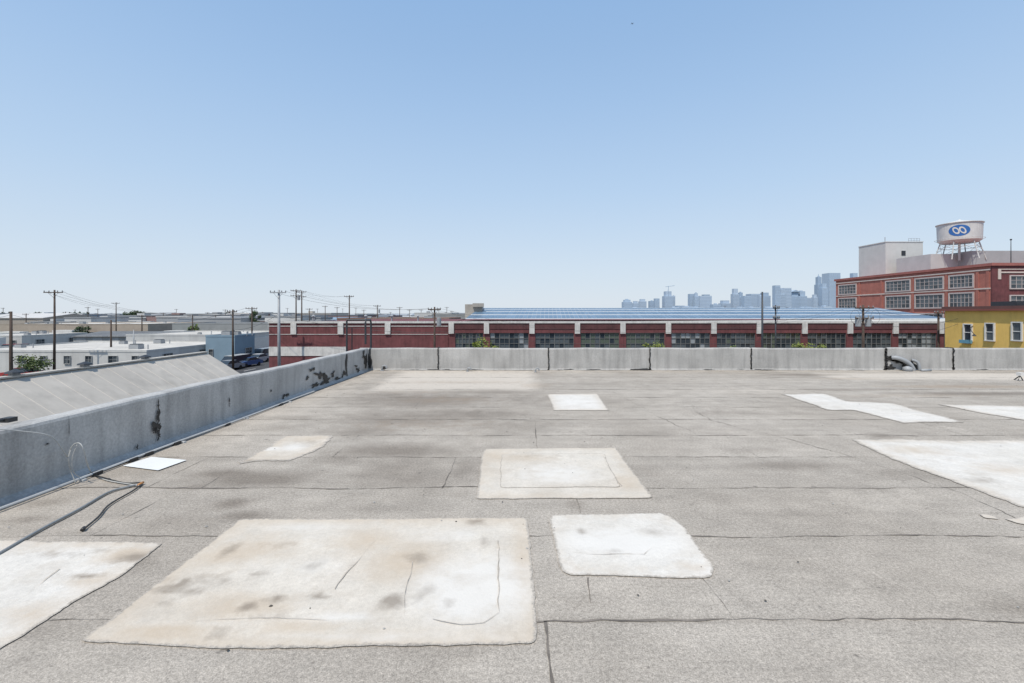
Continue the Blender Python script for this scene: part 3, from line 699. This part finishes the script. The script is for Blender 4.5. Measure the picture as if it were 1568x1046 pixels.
low_building('long_grey_warehouse',-112,-66,150,172,-1.6,Gy,Dk,bays=8)
low_building('tan_warehouse',-170,-120,150,180,-1.8,Tn,Rw,wins=12)
low_building('white_cold_store',-190,-130,215,250,-.8,W_,Rg,bays=9)
low_building('blue_roof_warehouse',-105,-55,200,240,-.4,Gy,mat('blue_roof',(.22,.3,.38),.6,.3,.1),'gable',bays=7)
low_building('brown_warehouse',-50,-18,130,160,0.3,Br,Rg,wins=6)
low_building('grey_depot',-30,-8,170,200,1.4,Gy,Rw,bays=4)
low_building('white_depot',-45,-28,210,240,2.0,W_,Rg,wins=4)
cont=[mat('container_'+n_,c,.6,1,.1,0,.1) for n_,c in (('white',(.5,.5,.48)),('blue',(.08,.16,.27)),('rust',(.26,.09,.05)),('green',(.08,.17,.13)),('grey',(.25,.26,.26)))]
for px,d,ncol,nrow in ((12,122,2,1),(100,132,2,1),(335,118,1,1),(240,180,3,2),(60,190,4,1),(370,150,2,1),(180,145,2,1),(300,240,4,2),(20,200,3,2),(140,195,4,2),(250,146,1,1)):
    e=empty('shipping_container_stack'); x0_=sx(px,d)
    mb=MB()
    for i in range(ncol):
        for j in range(nrow):
            mi=random.randrange(5); xx=x0_+i*6.4; zz=GZ+j*2.62
            mb.box(xx,xx+6.1,d,d+2.4,zz,zz+2.6,mi)
            for k in range(20): mb.box(xx+.15+k*.3,xx+.28+k*.3,d-.05,d,zz+.15,zz+2.45,mi)
            mb.box(xx,xx+6.1,d-.06,d,zz,zz+.14,mi); mb.box(xx,xx+6.1,d-.06,d,zz+2.46,zz+2.6,mi)
    mb.build('containers',cont,e)
mb=MB(); vy=420.
mb.box(-470,-190,vy,vy+12,GZ+6.2,GZ+7.4); mb.box(-470,-190,vy-.3,vy,GZ+7.1,GZ+8.3); 
for x in range(-460,-190,22): mb.box(x,x+1.8,vy+3,vy+9,GZ,GZ+6.2); mb.box(x-1.2,x+3,vy+1,vy+11,GZ+5.4,GZ+6.2)
mb.build('elevated_roadway',mat('hazy_concrete',(.33,.345,.36),.85,.1,.1))  # concrete tint includes painted distance haze

def hz(c,t): h=(.40,.455,.51); return tuple(a*(1-t)+b*t for a,b in zip(c,h))  # blends distance haze into the surface colour, more for farther tiers
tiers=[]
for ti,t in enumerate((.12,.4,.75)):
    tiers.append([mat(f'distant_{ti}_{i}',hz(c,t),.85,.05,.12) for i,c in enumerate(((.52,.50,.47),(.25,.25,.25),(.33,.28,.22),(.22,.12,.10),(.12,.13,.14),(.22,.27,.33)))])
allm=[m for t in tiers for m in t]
mb=MB()
for i in range(820):
    d=180*math.exp(random.random()*2.9); px=random.uniform(-150,1500) if d>320 else random.uniform(-150,470)
    if px>700 and d<400: continue
    x=sx(px,d); w=random.uniform(8,30)*(1+d/2500); dp=random.uniform(12,40); h=random.choice((3.5,4,5,6,7,8,8.5))*random.uniform(.8,1.1)
    if random.random()<.05 and d>600: h*=1.4
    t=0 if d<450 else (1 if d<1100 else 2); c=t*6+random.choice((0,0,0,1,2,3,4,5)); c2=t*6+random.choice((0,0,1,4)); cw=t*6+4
    if random.random()<.65:
        mb.box(x,x+w,d,d+dp,GZ,GZ+h-.4,c); mb.box(x-.2,x+w+.2,d-.2,d+dp+.2,GZ+h-.4,GZ+h,c2)
        if random.random()<.6: mb.box(x+w*.3,x+w*.42,d+3,d+7,GZ+h,GZ+h+1.0,c)
    else:
        mb.prism([(d,GZ),(d,GZ+h*.78),(d+dp/2,GZ+h),(d+dp,GZ+h*.78),(d+dp,GZ)],x,x+w,c,axis='x')
        mb.prism([(d-.4,GZ+h*.78),(d+dp/2,GZ+h+.02),(d+dp/2,GZ+h+.2),(d-.4,GZ+h*.78+.2)],x-.3,x+w+.3,c2,axis='x')
    k=int(w/5)
    for j in range(k):
        mb.box(x+w*(j+.3)/k,x+w*(j+.7)/k,d-.08,d-.01,GZ+1,GZ+min(2.8,h*.5),cw)
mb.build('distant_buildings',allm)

sky_e=empty('city_skyline')
SK=[mat(f'hazy_tower_{i}',c,.9,.01,.05) for i,c in enumerate(((.37,.455,.55),(.40,.48,.57),(.43,.505,.59),(.33,.415,.51)))]  # pale blue distance haze is painted into the tower colours
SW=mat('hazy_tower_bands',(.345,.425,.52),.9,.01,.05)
T=[(955,968,459),(970,978,461),(980,990,458),(995,1003,461),(1003,1010,457),(1018,1031,446),(1030,1034,453),(1036,1052,468),(1057,1067,450),(1064,1070,449),(1072,1090,453),(1078,1087,451),(1092,1104,466),(1106,1120,460),
 (1123,1132,442),(1132,1139,448),(1140,1150,453),(1150,1166,450),(1163,1170,453),(1168,1180,448),(1187,1195,437),(1195,1204,443),(1200,1212,441),(1212,1226,447),(1224,1236,446),(1236,1246,456),(1246,1252,451),(1252,1260,424),(1259,1268,434),(1270,1287,418),(1287,1296,441),(1300,1306,432),(1306,1316,418),(1316,1330,442)]
for i,(a,b_,t) in enumerate(T):
    d=2200+random.uniform(0,900); x0_,x1_=sx(a,d),sx(b_,d); z1=sz(t,d); w=x1_-x0_
    mb=MB(); zs=GZ+(z1-GZ)*random.choice((1,1,.86,.8))
    mb.box(x0_,x1_,d,d+w,GZ,zs)
    if zs<z1: mb.box(x0_+w*.15,x1_-w*.15,d+w*.15,d+w*.85,zs,z1)
    for kz in np.arange(GZ+20,zs-4,8): mb.box(x0_+.6,x1_-.6,d-.4,d,kz,kz+3.5,1)
    if i%3==0: mb.box(x0_+w*.35,x1_-w*.35,d+w*.35,d+w*.65,z1,z1+5)
    if a in (1018,1252): mb.tube([(x0_+w/2,d+w/2,z1),(x0_+w/2,d+w/2,z1+(22 if a==1252 else 12))],[4 if a==1252 else 1,.5],6)
    if a==1212: mb.prism([(x0_,z1),(x1_,z1),((x0_+x1_)/2,z1+12)],d,d+w)
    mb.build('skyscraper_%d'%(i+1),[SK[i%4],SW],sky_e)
mb=MB()
d=2200; x=sx(1023,d); z0=sz(445,d)
mb.tube([(x,d-5,z0-30),(x,d-5,z0+22)],1.2,4); mb.tube([(x-14,d-5,z0+18),(x+30,d-5,z0+24)],1,4); mb.build('tower_crane',SK[3],sky_e)
mb=MB()
for i in range(160):
    d=random.uniform(1500,2600); px=random.uniform(780,1330); x=sx(px,d); w=random.uniform(20,60); h=random.uniform(9,34 if px>950 else 16)
    mb.box(x,x+w,d,d+30,GZ,GZ+h,random.randrange(3)); mb.box(x+w*.2,x+w*.5,d+8,d+20,GZ+h,GZ+h+3,random.randrange(3))
mb.build('downtown_low_buildings',SK,sky_e)

# ------------------------------------------------------------ utility poles
tops={}
def pole(px,py,d,arms=1,m=None,r=.15,trans=0,armw=1.2,name='utility_pole'):
    e=empty(name); m=m or M_wood; x=sx(px,d); zt_=sz(py,d); mb=MB()
    lean=random.uniform(-.08,.08)
    mb.tube([(x,d,GZ),(x+lean,d,(zt_+GZ)/2),(x+lean,d,zt_)],[r*1.25,r,r*.75],10); mb.build('shaft',m,e,smooth=True); x+=lean
    mb=MB(); ins=[]
    for k in range(arms):
        za_=zt_-.35-k*1.1; mb.box(x-armw,x+armw,d-r-.1,d-r,za_-.06,za_+.06)
        mb.tube([(x-armw*.6,d-r-.05,za_),(x,d-r,za_-.7)],.02,4); mb.tube([(x+armw*.6,d-r-.05,za_),(x,d-r,za_-.7)],.02,4)
        for s in (-.95,-.45,.45,.95): ins.append((x+s*armw,d-r-.05,za_+.06))
    if mb.v: mb.build('crossarms',m,e)
    if ins:
        mb=MB()
        for (a,b,c) in ins: mb.tube([(a,b,c),(a,b,c+.08),(a,b,c+.2)],[.03,.07,.05],6)
        mb.build('insulators',M_ins,e)
    if trans:
        mb=MB()
        for s in range(trans):
            tx=x+(-.55 if s%2 else .55); tz=zt_-2.4
            mb.tube([(tx,d,tz),(tx,d,tz+.05),(tx,d,tz+1.0),(tx,d,tz+1.05)],[.2,.28,.28,.2],12); mb.tube([(tx,d,tz+1.05),(tx,d,tz+1.3)],.04,6)
            mb.box(min(x,tx),max(x,tx),d-.05,d+.05,tz+.7,tz+.78)
        mb.build('transformers',M_steel,e)
    tops[(px)]=(x,d,zt_,armw); return e
pole(18,477,42,0,M_wood,.13); pole(83,444,62,1,M_wood,.13,armw=1.3); pole(170,490,75,0,M_wood,.14); pole(178,463,150,1,armw=1.3); pole(204,505,72,0,M_steel,.09)
pole(217,482,120,1,armw=1.2); pole(295,482,120,1); pole(357,474,66,1,armw=.7,r=.14); pole(386,470,95,1,M_wood); pole(428,444,57,1,M_steel,.17,armw=1.0); pole(411,498,150,0,M_steel,.1)
pole(453,443,100,2,armw=1.1,trans=1); pole(462,445,104,2,armw=1.1); pole(474,472,160,1); pole(498,468,190,1); pole(516,470,210,1); pole(535,452,105,1,armw=1.1); pole(557,474,230,1)
pole(578,467,135,1,armw=1.1,trans=1); pole(612,470,190,1); pole(627,474,240,1); pole(665,470,57,1,trans=1,armw=.8,r=.13); pole(672,472,250,1); pole(684,470,260,1); pole(692,476,280,1); pole(645,474,260,1)
pole(1168,447,48,0,M_dark,.11); pole(1188,467,50,2,M_dark,.09,armw=.35); pole(1321,467,50,2,M_wood,.14,trans=2,armw=1.0); pole(1437,475,52,1,M_wood,.12,armw=.6)
pole(1205,470,300,1); pole(1110,468,300,1); pole(135,470,200,1); pole(40,480,170,1); pole(330,482,190,1); pole(318,478,250,1); pole(1010,470,300,0)
for px,d in ((250,210),(270,300),(150,260),(100,240),(60,330),(345,230),(402,280),(440,330),(545,330),(598,350),(5,260),(115,320),(230,340),(372,320),(486,360),(525,390),(660,400)): pole(px,random.uniform(471,479),d,1)
def sag(a,b,s=.8,n=14): 
    a=Vector(a);b=Vector(b); return [a.lerp(b,i/n)-Vector((0,0,s*4*(i/n)*(1-i/n))) for i in range(n+1)]
mb=MB()
def span(p,q,offs=(-.9,.4,.9),dz=-.2,s=.9,r=.012):
    a=tops[p];b=tops[q]
    for o in offs: mb.tube(sag((a[0]+o*a[3],a[1],a[2]+dz),(b[0]+o*b[3],b[1],b[2]+dz),s),r,4,cap=False)
span(428,665,(-.9,.9)); span(428,665,(0,),-3.2,.6,.02); span(665,1321,(-.9,.9),-.2,3.0,.009); span(665,1321,(0,),-3,1.6,.014); span(1321,1437,(-.9,.9),-.3,.6)
span(83,357,(-.9,0,.9),-.3,1.5); span(83,178,(-.9,.9),-.2,1.5); span(357,428,(0,),-3,.5,.02); span(453,578,(-.9,.9),-.2,1.0); span(462,535,(-.9,.9),-.2,.6)
span(217,295,(-.9,.9),-.2,.8,.02); span(295,386,(-.9,.9),-.2,.8,.02); span(170,357,(0,),-.3,1,.02)
a=tops[1321]; mb.tube(sag((a[0],a[1],a[2]-2.0),(XY,49,sz(488,49)),.6),.015,4); mb.tube(sag((a[0],a[1],a[2]-3.0),(XY,49,sz(496,49)),.8),.015,4)
for s in (-1.1,1.1): mb.tube([(a[0]+s+.5*math.cos(t),a[1]-.3,a[2]-1.3+.75*math.sin(t)) for t in np.linspace(0,6.28,18)],.015,4,cap=False)
mb.tube(sag((sx(-60,42),42,sz(480,42)),(tops[18][0],42,tops[18][2]-.3),.4),.012,4); mb.tube(sag((tops[18][0],42,tops[18][2]-.3),(tops[170][0],75,tops[170][2]-.3),.8),.012,4)
mb.build('overhead_wires',M_wire)

# ------------------------------------------------------------ vehicles
def car(x,y,ang,col,kind='sedan'):
    e=empty({'sedan':'parked_car','van':'parked_van','truck':'box_truck'}[kind]); L,Wd=(4.6,1.8) if kind=='sedan' else ((5.4,2.0) if kind=='van' else (8.5,2.4))
    if kind=='sedan': body=[(0,.35),(0,.75),(.15,.9),(1.2,1.0),(3.9,1.02),(4.5,.9),(4.6,.7),(4.6,.35)]; cab=[(1.15,.99),(1.85,1.45),(3.1,1.47),(3.95,1.01)]
    elif kind=='van': body=[(0,.35),(0,.9),(.3,1.1),(5.3,1.15),(5.4,.9),(5.4,.35)]; cab=[(.6,1.1),(1.4,1.95),(5.2,2.0),(5.35,1.12)]
    else: body=[(0,.4),(0,1.3),(.2,1.5),(2.1,1.5),(2.1,.9),(8.5,.9),(8.5,.5),(.2,.4)]; cab=[(.15,1.48),(.5,2.3),(2.0,2.35),(2.1,1.48)]
    def tx(v): 
        X_,Y_,Z_=v; X_-=L/2; c,s=math.cos(ang),math.sin(ang); return (x+X_*c-Y_*s,y+X_*s+Y_*c,GZ+.005+Z_)
    paint=mat('car_paint_%.2f_%.2f_%.2f'%col,col,.3,.5,.03)
    def pr(prof,w,name,m,inset=0):
        k=len(prof); zm=max(p[1] for p in prof); mb=MB()
        V=[(a,-w/2+(inset if b>zm-.1 else 0),b) for a,b in prof]+[(a,w/2-(inset if b>zm-.1 else 0),b) for a,b in prof]
        mb.add([tx(v) for v in V],[[i,(i+1)%k,k+(i+1)%k,k+i] for i in range(k)]+[list(range(k)),[k+i for i in range(k)][::-1]]); mb.build(name,m,e)
    pr(body,Wd,'body',paint); pr(cab,Wd-.1,'cabin_glass',G_dark,.14)
    zr=max(p[1] for p in cab); a0=[p[0] for p in cab if p[1]>zr-.1]
    mb=MB(); V=[(a,s*(Wd/2-.2),zz) for zz in (zr-.06,zr+.03) for a,s in ((a0[0],-1),(a0[-1],-1),(a0[-1],1),(a0[0],1))]
    mb.add([tx(v) for v in V],[(0,1,2,3),(4,5,6,7),(0,1,5,4),(1,2,6,5),(2,3,7,6),(3,0,4,7)]); mb.build('roof_panel',paint,e)
    if kind=='truck':
        mb=MB(); V=[(a,s*1.22,zz) for zz in (.95,3.3) for a,s in ((2.3,-1),(8.5,-1),(8.5,1),(2.3,1))]
        mb.add([tx(v) for v in V],[(0,1,2,3),(4,5,6,7),(0,1,5,4),(1,2,6,5),(2,3,7,6),(3,0,4,7)]); mb.build('cargo_box',M_white,e)
    mb=MB(); r=.33 if kind!='truck' else .45
    for a in (L*.18,L*.8):
        for s in (-1,1): mb.tube([tx((a,s*(Wd/2-.2),r)),tx((a,s*(Wd/2+.01),r))],r,14)
    mb.build('wheels',M_rub,e)
cc=[(.5,.5,.5),(.05,.05,.06),(.3,.32,.34),(.3,.04,.04),(.06,.12,.28),(.45,.45,.43),(.12,.13,.14)]
for px,d,ang,k in ((372,82,.2,'sedan'),(380,74,1.4,'sedan'),(395,80,1.5,'sedan'),(404,86,1.5,'van'),(372,92,1.5,'sedan'),(388,100,1.55,'truck'),(402,104,1.6,'sedan'),(30,140,0,'sedan'),(45,135,.1,'sedan'),(62,142,.1,'van'),(15,133,0,'truck'),(78,145,0,'sedan'),
     (95,145,0,'truck'),(115,145,0,'sedan'),(130,146,.2,'van'),(390,118,1.5,'sedan'),(400,130,1.5,'truck'),(-30,100,.0,'truck'),(20,98,.1,'van'),(50,98,0,'sedan'),(150,142,0,'sedan'),(265,141,0,'truck'),(285,146,0,'van'),(360,72,1.5,'van'),(35,60,0,'sedan'),(350,69,1.4,'sedan')):
    car(sx(px,d),d,ang,random.choice(cc),k)

# ------------------------------------------------------------ trees
def leafm(n,c): return mat(n,c,.7,3,.3)
LF=[leafm('leaf_yellowgreen',(.19,.22,.03)),leafm('leaf_green_light',(.11,.15,.03)),leafm('leaf_green',(.05,.08,.025)),leafm('leaf_dark',(.025,.045,.02))]
def tree(name,x,y,h,cr,mats,nleaf=1600,ls=.22):
    e=empty(name); mb=MB(); zb=GZ; th=h*.5
    mb.tube([(x,y,zb),(x+.1,y,zb+th*.5),(x,y+.1,zb+th)],[h*.03,h*.022,h*.015],8)
    cl=[]
    for k in range(11):
        a=k*2.4; rr_=cr*random.uniform(.3,1.0); zz=zb+h*random.uniform(.42,.93)
        q_=(x+rr_*math.cos(a),y+rr_*math.sin(a),zz); mb.tube([(x,y,zb+th*random.uniform(.6,1)),((x+q_[0])/2,(y+q_[1])/2,zb+th+(zz-zb-th)*.4),q_],[h*.012,h*.008,h*.003],5); cl.append((q_,cr*random.uniform(.2,.5)))
    cl.append(((x,y,zb+h*.82),cr*.4)); mb.build('trunk_and_limbs',M_wood,e)
    mb=MB()
    for i in range(nleaf):
        (c,r)=random.choice(cl); v=Vector((random.gauss(0,1),random.gauss(0,1),random.gauss(0,.8))); v=v.normalized()*r*random.random()**.4*random.choice((1,1,1,1.25))
        p=Vector(c)+v; a=Vector((random.gauss(0,1),random.gauss(0,1),random.gauss(0,1))).normalized(); b=a.orthogonal().normalized(); s=ls*random.uniform(.4,1.1)
        mb.add([p-a*s,p+b*s*.5,p+a*s,p-b*s*.5],[(0,1,2,3)],0 if v.z>-.1*r and random.random()<.7 else 1)  # shading put in the colour: upper leaves mostly lighter, undersides darker
    mb.build('foliage',mats,e,fixn=False)
tree('street_tree',sx(738,58),58,6.0,1.9,[LF[0],LF[1]],1500,.17); tree('street_tree',sx(1240,58),58,5.1,1.7,[LF[0],LF[1]],1200,.17); tree('street_tree',sx(998,58),58,4.9,1.6,[LF[0],LF[2]],1000,.17)
tree('street_tree',sx(1120,58),58,4.5,1.4,[LF[1],LF[2]],800,.17)
tree('dark_conifer',sx(390,190),190,10.4,2.4,[LF[2],LF[3]],1300,.4); tree('dark_conifer',sx(204,240),240,10.8,3.5,[LF[2],LF[3]],1200,.5); tree('dark_conifer',sx(212,250),250,9.8,3.5,[LF[2],LF[3]],1000,.5)
tree('street_tree',sx(25,58),60,2.9,1.7,[LF[1],LF[2]],1000,.17); tree('street_tree',sx(296,143),143,4.8,2.2,[LF[1],LF[3]],900,.3); tree('street_tree',sx(120,146),147,4.6,2.2,[LF[2],LF[3]],900,.3)
mb=MB(); hzt=[mat('distant_foliage',(.09,.12,.09),.8,.2,.3),mat('distant_foliage_hazy',(.20,.245,.26),.8,.2,.2)]  # second green is paled with painted haze for the far trees
for i in range(240):
    d=250*math.exp(random.random()*2.2); x=sx(random.uniform(-100,1500) if d>500 else random.uniform(-100,480),d); hh=random.uniform(4,9.0); far=d>600
    for j in range(34 if not far else 22):
        v=Vector((random.gauss(0,hh*.32),random.gauss(0,hh*.3),0)); p=Vector((x,d,GZ+hh*random.uniform(.2,1)))+v*.9
        a=Vector((random.gauss(0,1),random.gauss(0,.4),random.gauss(0,.7))).normalized(); b=a.orthogonal().normalized(); s=hh*.2
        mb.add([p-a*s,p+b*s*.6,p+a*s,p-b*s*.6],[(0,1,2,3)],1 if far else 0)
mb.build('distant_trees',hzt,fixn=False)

# aeroplane
D3=4200; c=Vector(S(968,36,D3)); mb=MB()
f_=Vector((-.6,-.8,0)); s_=Vector((.8,-.6,0))
mb.tube([c-f_*15,c-f_*10,c+f_*11,c+f_*15],[.6,2.0,2.0,.6],10)
for sg in (-1,1):
    mb.add([c+f_*4,c-f_*3,c+s_*sg*16-f_*6+Vector((0,0,1.5)),c+s_*sg*16-f_*3.5+Vector((0,0,1.5))],[(0,1,2,3)]); mb.add([c-f_*11,c-f_*14,c-f_*15+s_*sg*6,c-f_*13.5+s_*sg*6],[(0,1,2,3)])
mb.add([c-f_*10,c-f_*14,c-f_*15.5+Vector((0,0,6)),c-f_*13.5+Vector((0,0,6))],[(0,1,2,3)])
mb.build('aeroplane',mat('aircraft_grey',(.10,.11,.13),.6,1,.05))

# ------------------------------------------------------------ light, sky, camera
el=math.radians(61); az=Vector((-.5,-.87,0)).normalized()
sd=Vector((az.x*math.cos(el),az.y*math.cos(el),math.sin(el)))
sun=bpy.data.lights.new('sun','SUN'); sun.energy=4.05; sun.angle=math.radians(.53); sun.color=(1,.945,.86)
so=bpy.data.objects.new('sun',sun); so.rotation_euler=sd.to_track_quat('Z','Y').to_euler(); scene.collection.objects.link(so)
w=bpy.data.worlds.new('World'); scene.world=w; w.use_nodes=True; nt=w.node_tree
bg=nt.nodes['Background']; sk=nt.nodes.new('ShaderNodeTexSky'); sk.sky_type='NISHITA'; sk.sun_disc=False
sk.sun_elevation=el; sk.sun_rotation=math.atan2(az.x,az.y); sk.air_density=1.0; sk.dust_density=.4; sk.ozone_density=1.2; sk.altitude=0
# summer haze: scattered light brightening the clear sky, strongest low down
tc=nn(nt,'ShaderNodeTexCoord'); sp=nn(nt,'ShaderNodeSeparateXYZ'); nt.links.new(tc.outputs['Generated'],sp.inputs[0])
cr=nn(nt,'ShaderNodeValToRGB'); nt.links.new(sp.outputs[2],cr.inputs[0])
E=cr.color_ramp.elements; st=.13
def hc(c): return (c[0]/st/8,c[1]/st/8,c[2]/st/8,1)
E[0].position=0; E[0].color=hc((.70,.77,.85)); E[1].position=1; E[1].color=hc((.20,.34,.60))
for p_,c_ in ((.10,(.64,.75,.87)),(.25,(.52,.69,.90)),(.42,(.42,.62,.90)),(.57,(.345,.56,.88))):
    e_=E.new(p_); e_.color=hc(c_)
mul=nn(nt,'ShaderNodeVectorMath',operation='SCALE'); nt.links.new(cr.outputs[0],mul.inputs[0]); mul.inputs['Scale'].default_value=8
fac=mrange(nt,sp.outputs[2],0,.5,.94,.74)
nt.links.new(mixc(nt,fac,sk.outputs[0],mul.outputs[0]),bg.inputs[0]); bg.inputs[1].default_value=st
cd=bpy.data.cameras.new('camera'); cd.sensor_width=36; cd.lens=36*F/1568; cd.shift_y=-(523-480)/1568; cd.clip_start=.05; cd.clip_end=40000
co_=bpy.data.objects.new('camera',cd); co_.location=(0,0,H); co_.rotation_euler=(math.radians(90),0,0); scene.collection.objects.link(co_); scene.camera=co_
scene.view_settings.view_transform='Standard'; scene.view_settings.look='None'; scene.view_settings.exposure=0
